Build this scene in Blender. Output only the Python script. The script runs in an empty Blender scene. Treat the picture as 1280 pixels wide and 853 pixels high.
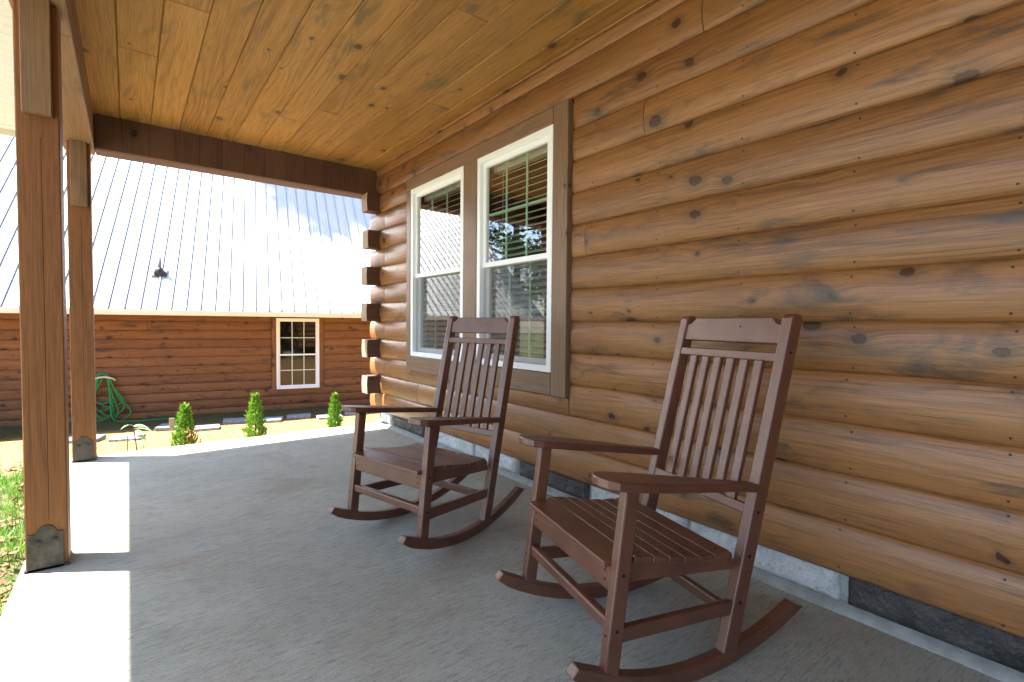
import bpy, bmesh, math, random
from mathutils import Vector, Matrix, noise as mnoise
random.seed(7)
R = math.radians
scene = bpy.context.scene
COL = scene.collection
V = Vector

# ------------------------------------------------------------------ node helpers
class NT:
    def __init__(s, name):
        s.m = bpy.data.materials.new(name); s.m.use_nodes = True
        s.t = s.m.node_tree; s.t.nodes.clear()
        s.out = s.t.nodes.new('ShaderNodeOutputMaterial')
    def n(s, typ, props=None, **inp):
        nd = s.t.nodes.new(typ)
        for k, v in (props or {}).items(): setattr(nd, k, v)
        for k, v in inp.items(): s.put(nd, k, v)
        return nd
    def put(s, nd, k, v):
        k = int(k[1:]) if k[0] == '_' and k[1:].isdigit() else k.replace('_', ' ')
        sock = nd.inputs[k]
        if isinstance(v, bpy.types.NodeSocket): s.t.links.new(v, sock)
        elif isinstance(v, bpy.types.Node): s.t.links.new(v.outputs[0], sock)
        else: sock.default_value = v
    def math(s, op, a, b=0.0, c=0.0, clamp=False):
        nd = s.n('ShaderNodeMath', dict(operation=op, use_clamp=clamp), _0=a, _1=b, _2=c)
        return nd.outputs[0]
    def add(s, a, b): return s.math('ADD', a, b)
    def mul(s, a, b): return s.math('MULTIPLY', a, b)
    def step(s, v, lo, hi, a=0.0, b=1.0):
        nd = s.n('ShaderNodeMapRange', dict(interpolation_type='SMOOTHSTEP'), Value=v)
        nd.inputs[1].default_value = lo; nd.inputs[2].default_value = hi
        nd.inputs[3].default_value = a; nd.inputs[4].default_value = b
        return nd.outputs[0]
    def vec(s, x, y, z=0.0):
        return s.n('ShaderNodeCombineXYZ', None, X=x, Y=y, Z=z).outputs[0]
    def noise(s, v, scale=1.0, detail=2.0, rough=.5, dist=0.0):
        return s.n('ShaderNodeTexNoise', None, Vector=v, Scale=scale, Detail=detail, Roughness=rough, Distortion=dist).outputs[0]
    def mix(s, f, a, b, mode='MIX'):
        nd = s.n('ShaderNodeMix', dict(data_type='RGBA', blend_type=mode))
        for i, v in ((0, f), (6, a), (7, b)):
            if isinstance(v, bpy.types.NodeSocket): s.t.links.new(v, nd.inputs[i])
            else: nd.inputs[i].default_value = (v if i == 0 else (*v, 1.0) if len(v) == 3 else v)
        return nd.outputs[2]
    def bump(s, h, strength=.3, dist=.01):
        return s.n('ShaderNodeBump', None, Height=h, Strength=strength, Distance=dist).outputs[0]
    def bsdf(s, color, rough=.5, normal=None, spec=.5, metal=0.0):
        b = s.n('ShaderNodeBsdfPrincipled')
        s.put(b, 'Base Color', color if not isinstance(color, tuple) else (*color, 1.0))
        s.put(b, 'Roughness', rough); s.put(b, 'Metallic', metal); s.put(b, 'Specular IOR Level', spec)
        if normal is not None: s.put(b, 'Normal', normal)
        s.t.links.new(b.outputs[0], s.out.inputs[0])
        return b

def plain(name, color, rough=.5, spec=.5, metal=0.0, nscale=0, namp=.15, bump=0.0, bscale=200):
    k = NT(name)
    c = color; nm = None
    if nscale or bump:
        pos = k.n('ShaderNodeTexCoord').outputs['Object']
    if nscale:
        f = k.noise(pos, nscale, 4, .6)
        c = k.mix(k.step(f, .3, .7), tuple(x*(1-namp) for x in color), tuple(min(1, x*(1+namp)) for x in color))
    if bump:
        nm = k.bump(k.noise(pos, bscale, 2), bump, .004)
    k.bsdf(c, rough, nm, spec, metal)
    return k.m

def wood(name, light, dark, stain=(.09, .085, .08), stain_amt=.55, knots=.36, rough=.42, spec=.4, ksc=4.2, ring=1.0, bmp=.25, coat=0.0):
    k = NT(name)
    at = k.n('ShaderNodeAttribute', dict(attribute_name='gc')).outputs['Vector']
    sp = k.n('ShaderNodeSeparateXYZ', None, Vector=at).outputs
    a, t, i = sp[0], sp[1], sp[2]
    ao = k.add(a, k.mul(i, 3.71)); to = k.add(t, k.mul(i, 1.37))
    wob = k.mul(k.noise(k.vec(ao, to, i), 22, 3, .6), .034)
    vo = k.n('ShaderNodeTexVoronoi', dict(voronoi_dimensions='2D'), Vector=k.vec(k.add(k.mul(ao, .72), k.mul(wob, .6)), k.add(to, wob)), Scale=ksc)
    d = k.math('DIVIDE', vo.outputs['Distance'], ksc)
    cs = k.n('ShaderNodeSeparateColor', None, Color=vo.outputs['Color']).outputs
    sel = k.math('LESS_THAN', cs[0], knots)
    rad = k.add(.0055, k.mul(k.math('POWER', cs[1], 1.6), .017))
    q = k.math('DIVIDE', d, rad)
    kn = k.mul(sel, k.step(q, .92, 1.03, 1, 0))
    core = k.mul(sel, k.step(q, .1, .75, 1, 0))
    rim = k.mul(sel, k.mul(k.step(q, .6, .95), k.step(q, 1.0, 1.3, 1, 0)))
    halo = k.mul(sel, k.step(q, 1.0, 3.4, 1, 0))
    bend = k.mul(sel, k.mul(k.math('EXPONENT', k.mul(k.math('POWER', k.math('DIVIDE', d, .045), 2.0), -1.0)), .02))
    t2 = k.add(to, bend)
    warp = k.noise(k.vec(k.mul(ao, .55), k.mul(t2, 4.5), k.mul(i, 2.3)), 1, 2)
    ph = k.add(k.mul(t2, 150.0), k.mul(warp, 46.0))
    rings = k.math('POWER', k.add(k.mul(k.math('SINE', ph), .5), .5), 2.0)
    rings = k.mul(rings, k.step(k.noise(k.vec(k.mul(ao, .9), k.mul(to, 5), k.add(i, 9.1)), 1, 1), .38, .62))
    fine = k.noise(k.vec(k.mul(ao, 5), k.mul(t2, 190), i), 1, 3, .6)
    broad = k.noise(k.vec(k.mul(ao, .8), k.mul(t2, 9), k.mul(i, 5.3)), 1, 3)
    blotch = k.noise(k.vec(k.mul(ao, 2.6), k.mul(to, 8.5), k.mul(i, 2.9)), 1, 5, .62, .5)
    rnd = k.n('ShaderNodeTexWhiteNoise', dict(noise_dimensions='1D'), W=i).outputs
    f = k.add(k.mul(rings, .34 * ring), k.add(k.mul(k.step(fine, .38, .64), .42), k.mul(k.step(broad, .3, .7), .30)))
    f = k.add(f, k.mul(k.math('SUBTRACT', rnd[0], .5), .5))
    f = k.math('MULTIPLY', f, .85, clamp=True)
    c = k.mix(f, light, dark)
    streak = k.noise(k.vec(k.mul(ao, 3.5), k.mul(t2, 130), k.add(i, 31.7)), 1, 4, .7)
    c = k.mix(k.mul(k.step(streak, .56, .64), .45), c, tuple(x * .6 for x in dark))
    pale = k.noise(k.vec(k.mul(ao, 3.0), k.mul(t2, 150), k.add(i, 61.7)), 1, 3, .7)
    c = k.mix(k.mul(k.step(pale, .57, .66), .28), c, tuple(min(1, x * 1.35) for x in light))
    st = k.math('MINIMUM', k.add(k.mul(k.step(blotch, .53, .74), stain_amt), k.mul(halo, .38)), .85)
    c = k.mix(st, c, stain)
    dk = tuple(x * .35 for x in dark)
    c = k.mix(k.mul(kn, .92), c, (dark[0] * .48, dark[1] * .42, dark[2] * .5))
    c = k.mix(k.mul(rim, .75), c, dk)
    c = k.mix(k.mul(core, .4), c, dk)
    h = k.add(k.mul(fine, .6), k.add(k.mul(rings, .35), k.mul(kn, .8)))
    b = k.bsdf(c, k.add(rough, k.mul(k.math('SUBTRACT', fine, .5), .2)), k.bump(h, bmp, .004), spec)
    if coat:
        k.put(b, 'Coat Weight', coat); k.put(b, 'Coat Roughness', .26); k.put(b, 'Coat IOR', 1.5)
    return k.m

# ------------------------------------------------------------------ materials
M = {}
M['log'] = wood('stained log', (.285, .132, .046), (.108, .045, .016), stain=(.046, .036, .026), stain_amt=.95, knots=.52, rough=.42, spec=.45, ksc=4.8, coat=.07)
M['ceil'] = wood('stained ceiling plank', (.40, .208, .060), (.185, .086, .021), stain=(.10, .078, .045), stain_amt=.75, knots=.5, rough=.5, spec=.3, ksc=3.6, ring=1.2)
M['post'] = wood('stained post timber', (.275, .108, .032), (.135, .049, .016), stain=(.09, .045, .022), stain_amt=.45, knots=.22, rough=.55, spec=.3)
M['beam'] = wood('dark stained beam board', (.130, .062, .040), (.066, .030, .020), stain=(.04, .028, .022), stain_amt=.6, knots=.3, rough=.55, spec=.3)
M['brace'] = wood('weathered brace board', (.25, .145, .078), (.14, .075, .038), stain=(.08, .06, .04), stain_amt=.5, knots=.22, rough=.55, spec=.3)
M['trim'] = wood('grey brown trim board', (.215, .132, .082), (.105, .062, .038), stain=(.085, .068, .055), stain_amt=.55, knots=.35, rough=.45, spec=.4, coat=.08)
M['cabin'] = wood('cabin log', (.23, .105, .046), (.112, .047, .021), stain=(.045, .038, .034), stain_amt=1.0, knots=.62, rough=.6, spec=.2)
M['endgrain'] = wood('cut log end', (.36, .27, .18), (.24, .17, .11), stain=(.2, .16, .12), knots=0.0, rough=.6, spec=.3)
M['step'] = wood('pale step board', (.42, .28, .14), (.28, .17, .08), knots=.2, rough=.6, spec=.2)
M['vinyl'] = plain('white vinyl', (.82, .86, .90), .35)
M['soffit'] = plain('white soffit vinyl', (.74, .77, .80), .45)
M['muntin'] = plain('pale green muntin', (.42, .62, .47), .4)
M['blind'] = plain('blind slat', (.60, .56, .50), .5)
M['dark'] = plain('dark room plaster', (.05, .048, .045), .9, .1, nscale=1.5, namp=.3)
M['black'] = plain('black recess', (.012, .011, .010), .9, .1)
M['nail'] = plain('rusty nail head', (.03, .022, .017), .6)
M['plate'] = plain('dark steel base plate', (.050, .043, .036), .5, .5, .35, nscale=30, namp=.35, bump=.2, bscale=120)
M['gutter'] = plain('cream gutter metal', (.66, .62, .52), .4, nscale=3, namp=.06)
M['rubber'] = plain('black rubber boot', (.02, .02, .02), .6)
M['pvc'] = plain('grey vent pipe', (.13, .13, .125), .5)
M['hose'] = plain('green hose rubber', (.004, .19, .04), .4)
M['paver'] = plain('grey paving slab', (.20, .225, .26), .85, .2, nscale=25, namp=.22, bump=.4, bscale=90)
M['mortar'] = plain('pale mortar', (.27, .285, .265), .9, .2, nscale=14, namp=.18, bump=.5, bscale=160)
M['stem'] = plain('woody stem', (.12, .08, .05), .8)
M['tagpink'] = plain('faded pink plant tag', (.62, .38, .32), .5)
M['meter'] = plain('pale blue meter enamel', (.52, .60, .66), .4, metal=.2)
M['roofing'] = plain('dark roof shingle', (.10, .10, .10), .9, .2, nscale=12, namp=.3)

def m_leaf(name, c1, c2, c3, trans=.35, rough=.55):
    k = NT(name)
    g = k.n('ShaderNodeNewGeometry').outputs
    oi = k.n('ShaderNodeAttribute', dict(attribute_name='tint')).outputs['Fac']
    c = k.mix(k.step(oi, 0, .5), c1, c2); c = k.mix(k.step(oi, .55, 1.0), c, c3)
    b = k.n('ShaderNodeBsdfPrincipled', None, Base_Color=c, Roughness=rough)
    tr = k.n('ShaderNodeBsdfTranslucent', None, Color=c)
    mx = k.n('ShaderNodeMixShader', None, _0=trans, _1=b.outputs[0], _2=tr.outputs[0])
    k.t.links.new(mx.outputs[0], k.out.inputs[0])
    return k.m
M['cedar'] = m_leaf('evergreen spray', (.085, .21, .014), (.15, .31, .022), (.25, .40, .045), .3)
M['rust'] = m_leaf('rust brown spray', (.20, .07, .02), (.28, .11, .03), (.34, .16, .05), .3)
M['grass'] = m_leaf('green grass blade', (.045, .14, .008), (.085, .21, .015), (.17, .25, .04), .4)
M['straw'] = m_leaf('dry straw', (.31, .19, .075), (.40, .26, .11), (.24, .13, .045), .2, .7)
M['weed'] = m_leaf('pale weed leaf', (.22, .36, .14), (.34, .48, .24), (.45, .55, .36), .35)
M['leaf'] = m_leaf('tree leaf', (.035, .085, .015), (.055, .12, .022), (.10, .17, .04), .35)
M['pine'] = m_leaf('pine needle clump', (.018, .05, .015), (.03, .075, .02), (.05, .10, .03), .25)
M['mulch'] = m_leaf('bark mulch chip', (.10, .035, .015), (.16, .06, .025), (.24, .12, .06), .0, .8)
M['litter'] = m_leaf('dead leaf', (.05, .035, .02), (.08, .05, .03), (.12, .08, .05), .1, .8)
M['bark'] = plain('tree bark', (.10, .075, .055), .9, .2, nscale=9, namp=.4, bump=.8, bscale=25)

def m_concrete():
    k = NT('broomed concrete')
    p = k.n('ShaderNodeTexCoord').outputs['Object']
    s = k.n('ShaderNodeSeparateXYZ', None, Vector=p).outputs
    x, y = s[0], s[1]
    wv = k.mul(k.noise(p, 1.1, 2), .10)
    yy = k.add(y, k.add(wv, k.mul(x, .03)))
    l1 = k.noise(k.vec(k.mul(x, 20.0), k.mul(yy, 165), k.mul(big0 := k.noise(p, 2.0, 2), 3.0)), 1, 4, .75)
    l2 = k.noise(k.vec(k.mul(x, 4.5), k.mul(yy, 60)), 1, 3, .65)
    l3 = k.noise(k.vec(k.mul(x, .8), k.mul(yy, 5.0), k.mul(big0, 1.5)), 1, 4, .6)
    big = k.noise(p, .8, 5, .6, .3)
    med = k.noise(p, 7, 5, .65)
    sp = k.noise(p, 230, 2, .7)
    br = k.noise(k.vec(k.add(x, 3.1), k.add(y, 7.7)), 1.3, 5, .62, .6)
    c = k.mix(k.step(big, .3, .7), (.315, .325, .27), (.43, .438, .368))
    c = k.mix(k.mul(k.step(l3, .45, .70), .30), c, (.47, .47, .425))
    c = k.mix(k.mul(k.step(br, .50, .68), .55), c, (.32, .27, .20))
    c = k.mix(k.mul(k.step(med, .5, .72), .30), c, (.20, .215, .20))
    c = k.mix(k.mul(k.step(l1, .50, .62), .50), c, (.145, .155, .135))
    c = k.mix(k.mul(k.step(l2, .56, .74), .22), c, (.15, .16, .145))
    c = k.mix(k.mul(k.step(sp, .57, .66), .38), c, (.11, .115, .105))
    h = k.add(k.mul(l1, 1.0), k.add(k.mul(l2, .35), k.mul(sp, .45)))
    k.bsdf(c, .82, k.bump(h, .6, .012), .3)
    return k.m
M['concrete'] = m_concrete()

def m_plastic():
    k = NT('brown recycled plastic')
    p = k.n('ShaderNodeTexCoord').outputs['Object']
    n1 = k.noise(p, 420, 3, .6); n2 = k.noise(p, 9, 3)
    c = k.mix(k.step(n2, .3, .7), (.084, .028, .0145), (.118, .042, .024))
    c = k.mix(k.mul(k.step(n1, .58, .72), .25), c, (.22, .12, .09))
    k.bsdf(c, k.add(.20, k.mul(n1, .2)), k.bump(n1, .4, .003), .9)
    b = [q for q in k.t.nodes if q.type == 'BSDF_PRINCIPLED'][0]; k.put(b, 'Coat Weight', .0); k.put(b, 'Coat Roughness', .27)
    return k.m
M['plastic'] = m_plastic()

def m_stone(name, c1, c2, c3, rough, b, spec):
    k = NT(name)
    p = k.n('ShaderNodeTexCoord').outputs['Object']
    n1 = k.noise(p, 13, 5, .6, .5); n2 = k.noise(p, 55, 4, .65); n3 = k.noise(p, 200, 2)
    c = k.mix(k.step(n1, .35, .65), c1, c2)
    c = k.mix(k.mul(k.step(n2, .52, .7), .7), c, c3)
    k.bsdf(c, rough, k.bump(k.add(k.mul(n1, 1.2), k.add(k.mul(n2, .6), k.mul(n3, .2))), b, .02), spec)
    return k.m
M['stone_light'] = m_stone('pale rock faced block', (.42, .44, .43), (.56, .58, .57), (.27, .28, .28), .85, .8, .3)
M['stone_dark'] = m_stone('black rock faced block', (.022, .021, .019), (.05, .047, .042), (.085, .08, .07), .55, .8, .5)

def m_roof():
    k = NT('white metal roof panel')
    p = k.n('ShaderNodeTexCoord').outputs['Object']
    n2 = k.noise(p, 22, 3)
    c = k.mix(k.mul(k.step(n2, .66, .8), .2), (.45, .46, .47), (.34, .34, .33))
    k.bsdf(c, .42, None, .5, 0.0)
    return k.m
M['roof'] = m_roof()

def m_ground():
    k = NT('ground soil straw and turf')
    p = k.n('ShaderNodeTexCoord').outputs['Object']
    s = k.n('ShaderNodeSeparateXYZ', None, Vector=p).outputs
    n1 = k.noise(p, 1.1, 4, .6); n2 = k.noise(p, 14, 4, .65); n3 = k.noise(p, 90, 3, .7)
    straw = k.mix(k.step(n2, .3, .7), (.25, .155, .068), (.36, .235, .11))
    straw = k.mix(k.mul(k.step(n3, .55, .72), .55), straw, (.13, .07, .03))
    turf = k.mix(k.step(n2, .35, .65), (.08, .11, .035), (.17, .165, .075))
    edge = k.add(s[1], k.mul(k.math('SUBTRACT', n1, .5), 2.4))
    far = k.math('MINIMUM', k.step(edge, 5.2, 5.9), k.step(edge, 14.5, 13.0))
    c = k.mix(far, turf, straw)
    # eave shade painted as a dark ground strip along the cabin wall
    dd = k.add(k.mul(k.math('SUBTRACT', s[0], .168), .1822), k.mul(k.math('SUBTRACT', s[1], 11.70), .9833))
    dd = k.add(dd, k.mul(k.math('SUBTRACT', n2, .5), .5))
    c = k.mix(k.mul(k.step(dd, -1.55, -1.05), k.step(dd, .4, .2)), c, (.095, .085, .045))
    k.bsdf(c, .95, k.bump(k.add(n2, n3), .8, .03), .1)
    return k.m
M['ground'] = m_ground()

def m_glass(name, mult):
    k = NT(name)
    ge = k.n('ShaderNodeNewGeometry').outputs
    cs = k.math('ABSOLUTE', k.n('ShaderNodeVectorMath', dict(operation='DOT_PRODUCT'), _0=ge['Incoming'], _1=ge['Normal']).outputs['Value'])
    fr = k.add(.045, k.mul(k.math('POWER', k.math('SUBTRACT', 1.0, cs), 5.0), .955))
    f = k.math('MULTIPLY', fr, mult, clamp=True)
    tr = k.n('ShaderNodeBsdfTransparent', None, Color=(.86, .93, .88, 1))
    p = k.n('ShaderNodeTexCoord').outputs['Object']
    gl = k.n('ShaderNodeBsdfGlossy', None, Roughness=.0, Normal=k.bump(k.noise(p, 1.6, 1), .02, .02))
    mx = k.n('ShaderNodeMixShader', None, _0=f, _1=tr.outputs[0], _2=gl.outputs[0])
    k.t.links.new(mx.outputs[0], k.out.inputs[0])
    return k.m
M['glass'] = m_glass('window glass', 5.0); M['cabin_glass'] = m_glass('cabin window glass', 1.3)

def m_screen():
    k = NT('insect screen mesh')
    p = k.n('ShaderNodeTexCoord').outputs['Object']
    s = k.n('ShaderNodeSeparateXYZ', None, Vector=p).outputs
    ln = k.math('MAXIMUM', k.math('SINE', k.mul(s[1], 900.0)), k.math('SINE', k.mul(s[2], 900.0)))
    f = k.step(ln, -.4, .9, .16, .46)
    d = k.n('ShaderNodeBsdfDiffuse', None, Color=(.14, .14, .13, 1))
    tr = k.n('ShaderNodeBsdfTransparent')
    mx = k.n('ShaderNodeMixShader', None, _0=f, _1=tr.outputs[0], _2=d.outputs[0])
    k.t.links.new(mx.outputs[0], k.out.inputs[0])
    return k.m
M['screen'] = m_screen()

# ------------------------------------------------------------------ mesh collector
class MB:
    def __init__(s): s.v = []; s.f = []; s.g = []; s.mi = []; s.sm = []; s.tint = []
    def raw(s, vs, fs, gs=None, mi=0, smooth=False, tint=0.0):
        o = len(s.v)
        s.v += [tuple(v) for v in vs]; s.f += [tuple(i + o for i in f) for f in fs]
        s.g += gs if gs else [(0, 0, 0)] * len(vs)
        s.mi += [mi] * len(fs); s.sm += [smooth] * len(fs)
        s.tint += tint if isinstance(tint, list) else [tint] * len(vs)
    def board(s, c, size, A=(0, 1, 0), B=(1, 0, 0), gid=None, bev=.003, mi=0, segs=1):
        """box centred at c; A = grain axis (length size[0]), B second axis (size[1]), C = AxB (size[2])"""
        A = V(A).normalized(); B = V(B); B = (B - A * B.dot(A)).normalized(); Cx = A.cross(B); c = V(c)
        gid = random.uniform(0, 97) if gid is None else gid
        bm = bmesh.new(); bmesh.ops.create_cube(bm, size=1)
        for v in bm.verts:
            v.co = V((v.co.x * size[0], v.co.y * size[1], v.co.z * size[2]))
        if bev > 0:
            bmesh.ops.bevel(bm, geom=list(bm.edges), offset=bev, segments=segs, affect='EDGES', profile=.5)
        bm.verts.index_update()
        vs = []; gs = []
        for v in bm.verts:
            p = c + A * v.co.x + B * v.co.y + Cx * v.co.z
            vs.append(p); gs.append((v.co.x, v.co.y + v.co.z * .97, gid))
        fs = [[v.index for v in f.verts] for f in bm.faces]
        bm.free()
        s.raw(vs, fs, gs, mi)
    def box(s, lo, hi, bev=0.0, grain=1, gid=None, mi=0):
        lo = V(lo); hi = V(hi); c = (lo + hi) / 2; d = hi - lo
        ax = [V((1, 0, 0)), V((0, 1, 0)), V((0, 0, 1))]
        A = ax[grain]; B = ax[(grain + 1) % 3]
        s.board(c, (d[grain], d[(grain + 1) % 3], d[(grain + 2) % 3]), A, B, gid, bev, mi)
    def prism(s, prof, axis_fn, n=None, gid=None, mi=0):
        """closed 2-D profile swept between two ends: axis_fn(p, end) -> 3-D point, end 0/1"""
        gid = random.uniform(0, 97) if gid is None else gid
        n = len(prof)
        vs = [axis_fn(p, 0) for p in prof] + [axis_fn(p, 1) for p in prof]
        fs = [list(range(n))[::-1], list(range(n, 2 * n))]
        for i in range(n):
            j = (i + 1) % n; fs.append([i, j, n + j, n + i])
        gs = [(p[0], p[1], gid) for p in prof] + [(p[0], p[1] + .03, gid) for p in prof]
        s.raw(vs, fs, gs, mi)
    def tube(s, pts, r, sides=8, mi=0, cap=True, smooth=True, tint=0.0):
        pts = [V(p) for p in pts]; n = len(pts); vs = []; fs = []
        rs = r if isinstance(r, (list, tuple)) else [r] * n
        up = V((0, 0, 1)); prev = None
        for i, p in enumerate(pts):
            d = (pts[min(i + 1, n - 1)] - pts[max(i - 1, 0)]).normalized()
            u = d.cross(prev if prev is not None else (up if abs(d.z) < .95 else V((1, 0, 0))))
            if prev is None: u.normalize(); w = d.cross(u)
            else:
                w = prev - d * prev.dot(d)
                w.normalize(); u = w.cross(d)
            prev = w
            for k in range(sides):
                a = 2 * math.pi * k / sides
                vs.append(p + (u * math.cos(a) + w * math.sin(a)) * rs[i])
        for i in range(n - 1):
            for k in range(sides):
                k2 = (k + 1) % sides
                fs.append([i * sides + k, i * sides + k2, (i + 1) * sides + k2, (i + 1) * sides + k])
        if cap: fs += [list(range(sides))[::-1], [(n - 1) * sides + k for k in range(sides)]]
        s.raw(vs, fs, None, mi, smooth, tint)
    def disc(s, c, nrm, r, sides=8, mi=0, h=.003):
        c = V(c); nrm = V(nrm).normalized()
        u = nrm.cross(V((0, 0, 1)) if abs(nrm.z) < .9 else V((1, 0, 0))).normalized(); w = nrm.cross(u)
        a = [c + nrm * h + (u * math.cos(2 * math.pi * k / sides) + w * math.sin(2 * math.pi * k / sides)) * r for k in range(sides)]
        b = [c - nrm * .004 + (u * math.cos(2 * math.pi * k / sides) + w * math.sin(2 * math.pi * k / sides)) * r for k in range(sides)]
        fs = [list(range(sides))] + [[k, k + sides, (k + 1) % sides + sides, (k + 1) % sides] for k in range(sides)]
        s.raw(a + b, fs, None, mi)
    def build(s, name, mats, parent=None, tint=False):
        me = bpy.data.meshes.new(name)
        me.from_pydata(s.v, [], s.f)
        for m in (mats if isinstance(mats, (list, tuple)) else [mats]): me.materials.append(M[m])
        me.polygons.foreach_set('material_index', s.mi)
        me.polygons.foreach_set('use_smooth', s.sm)
        at = me.attributes.new('gc', 'FLOAT_VECTOR', 'POINT')
        at.data.foreach_set('vector', [x for g in s.g for x in g])
        if tint:
            a2 = me.attributes.new('tint', 'FLOAT', 'POINT'); a2.data.foreach_set('value', s.tint)
        bm = bmesh.new(); bm.from_mesh(me)
        if not tint: bmesh.ops.recalc_face_normals(bm, faces=bm.faces)
        bm.to_mesh(me); bm.free()
        me.update()
        o = bpy.data.objects.new(name, me); COL.objects.link(o)
        if parent is not None:
            o.parent = parent
            if parent.get('_w'): pass
        return o

def empty(name, loc=(0, 0, 0), rz=0):
    o = bpy.data.objects.new(name, None); COL.objects.link(o)
    o.location = loc; o.rotation_euler = (0, 0, rz); o.empty_display_size = .2
    return o
def tag(o, label=None, cat=None, group=None, kind=None):
    if label: o['label'] = label
    if cat: o['category'] = cat
    if group: o['group'] = group
    if kind: o['kind'] = kind
    return o

# ------------------------------------------------------------------ measured layout
CAM = V((-2.0, 0.0, 1.02))
COURSE = .18
def seam(k): return 1.042 + (9 - k) * COURSE
CEIL = 2.545
Y0, Y1 = -4.5, 4.80           # porch length (behind camera .. far end)

def ground_h(x, y):
    def ss(a, b, v):
        t = min(1, max(0, (v - a) / (b - a))); return t * t * (3 - 2 * t)
    h = -.13 - .74 * (.35 * ss(4.9, 9.6, y) + .65 * min(1, max(0, (y - 4.9) / 5.0)))
    if -2.42 < x and y < 4.95: h = -.3
    return h + .015 * mnoise.noise(V((x * 2.1, y * 2.1, 0)))

# ------------------------------------------------------------------ ground
def make_ground():
    xs = [-90, -60, -40, -28, -20, -15, -12] + [-10 + .35 * i for i in range(50)] + [8, 10, 14, 20, 30, 50, 90]
    ys = [-90, -50, -30, -18, -10, -6] + [-4 + .35 * i for i in range(56)] + [17, 20, 26, 34, 46, 64, 90]
    vs = [(x, y, ground_h(x, y)) for y in ys for x in xs]
    n = len(xs)
    fs = [[j * n + i, j * n + i + 1, (j + 1) * n + i + 1, (j + 1) * n + i] for j in range(len(ys) - 1) for i in range(n - 1)]
    b = MB(); b.raw(vs, fs, None, 0, True)
    o = b.build('ground', 'ground'); o['kind'] = 'structure'
make_ground()

# unseen gravel sheet added beside the porch to bounce sunlight under the roof
k_ = NT('pale bounce gravel'); p_ = k_.n('ShaderNodeTexCoord').outputs['Object']
n_ = k_.noise(p_, 60, 3, .7)
k_.bsdf(k_.mix(k_.step(n_, .3, .7), (.36, .34, .30), (.56, .53, .47)), .95, k_.bump(n_, .8, .03), .1); M['gravel'] = k_.m
b = MB(); gx = [-4.6 - .6 * i for i in range(17)]; gy = [-9 + .6 * i for i in range(25)]
vs = [(x + .12 * mnoise.noise(V((x, y, 1))), y + .12 * mnoise.noise(V((x, y, 5))), ground_h(x, y) + .03) for y in gy for x in gx]
b.raw(vs, [[j * 17 + i, j * 17 + i + 1, (j + 1) * 17 + i + 1, (j + 1) * 17 + i] for j in range(24) for i in range(16)], None, 0, True)
o = b.build('bounce_gravel', 'gravel'); o['kind'] = 'structure'
# porch slab
b = MB(); b.box((-2.362, Y0, -.4), (.25, 4.875, 0.0), .006)
o = b.build('pavement', 'concrete'); o['kind'] = 'structure'

# ------------------------------------------------------------------ the log house with its porch
house = empty('log_house', (0, 2.4, 0))
tag(house, 'log house with open porch and white double window behind the rocking chairs', 'house')
HOFF = V((0, -2.4, 0))
def part(mb, name, mats, parent=None, tint=False):
    """parts are modelled in world coordinates; shift into the parent's frame"""
    p = parent or house
    root = p
    off = V((0, 0, 0))
    while root is not None:
        off -= root.location; root = root.parent
    mb.v = [tuple(V(v) + off) for v in mb.v]
    return mb.build(name, mats, p, tint)

def log_profile(u):          # u 0..1 across the course -> bulge outwards
    return .0195 * (1 - abs(2 * u - 1) ** 2.2) ** .9

def add_log(mb, y0, y1, z0, ua=0.0, ub=1.0, gid=None, axis='y', x0=0.0, sgn=-1, round0=False, round1=False, nseg=14, back=.05):
    gid = random.uniform(0, 97) if gid is None else gid
    rows = []
    ends = [y0, y1]
    L = []
    if round0: L += [(y0 + .0, .35), (y0 + .008, .75), (y0 + .02, .93), (y0 + .04, 1)]
    else: L += [(y0, .97), (y0 + .004, 1)]
    if round1: L += [(y1 - .04, 1), (y1 - .02, .93), (y1 - .008, .75), (y1, .35)]
    else: L += [(y1 - .004, 1), (y1, .97)]
    vs = []; gs = []
    us = [ua + (ub - ua) * i / nseg for i in range(nseg + 1)]
    for (y, sc) in L:
        zc = z0 + COURSE * .5
        arc = 0; pu = None
        for u in us:
            bx = log_profile(min(1, max(0, u)))
            z = z0 + u * COURSE
            p = (bx, z)
            if pu: arc += math.hypot(bx - pu[0], z - pu[1])
            pu = p
            off = x0 + sgn * (bx * sc)
            zz = zc + (z - zc) * (1 if sc > .9 else .88 + .12 * sc)
            vs.append((off, y, zz) if axis == 'y' else (y, off, zz)); gs.append((y, arc, gid))
        for (zb) in (z0 + ub * COURSE, z0 + ua * COURSE):
            off = x0 - sgn * back
            vs.append((off, y, zb) if axis == 'y' else (y, off, zb)); gs.append((y, arc + .05, gid))
    n = nseg + 3
    fs = []
    for j in range(len(L) - 1):
        for i in range(n):
            i2 = (i + 1) % n
            fs.append([j * n + i, j * n + i2, (j + 1) * n + i2, (j + 1) * n + i])
    fs.append(list(range(n))); fs.append([(len(L) - 1) * n + i for i in range(n)][::-1])
    o = len(mb.v)
    mb.raw(vs, fs, gs, 0, True)

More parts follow.
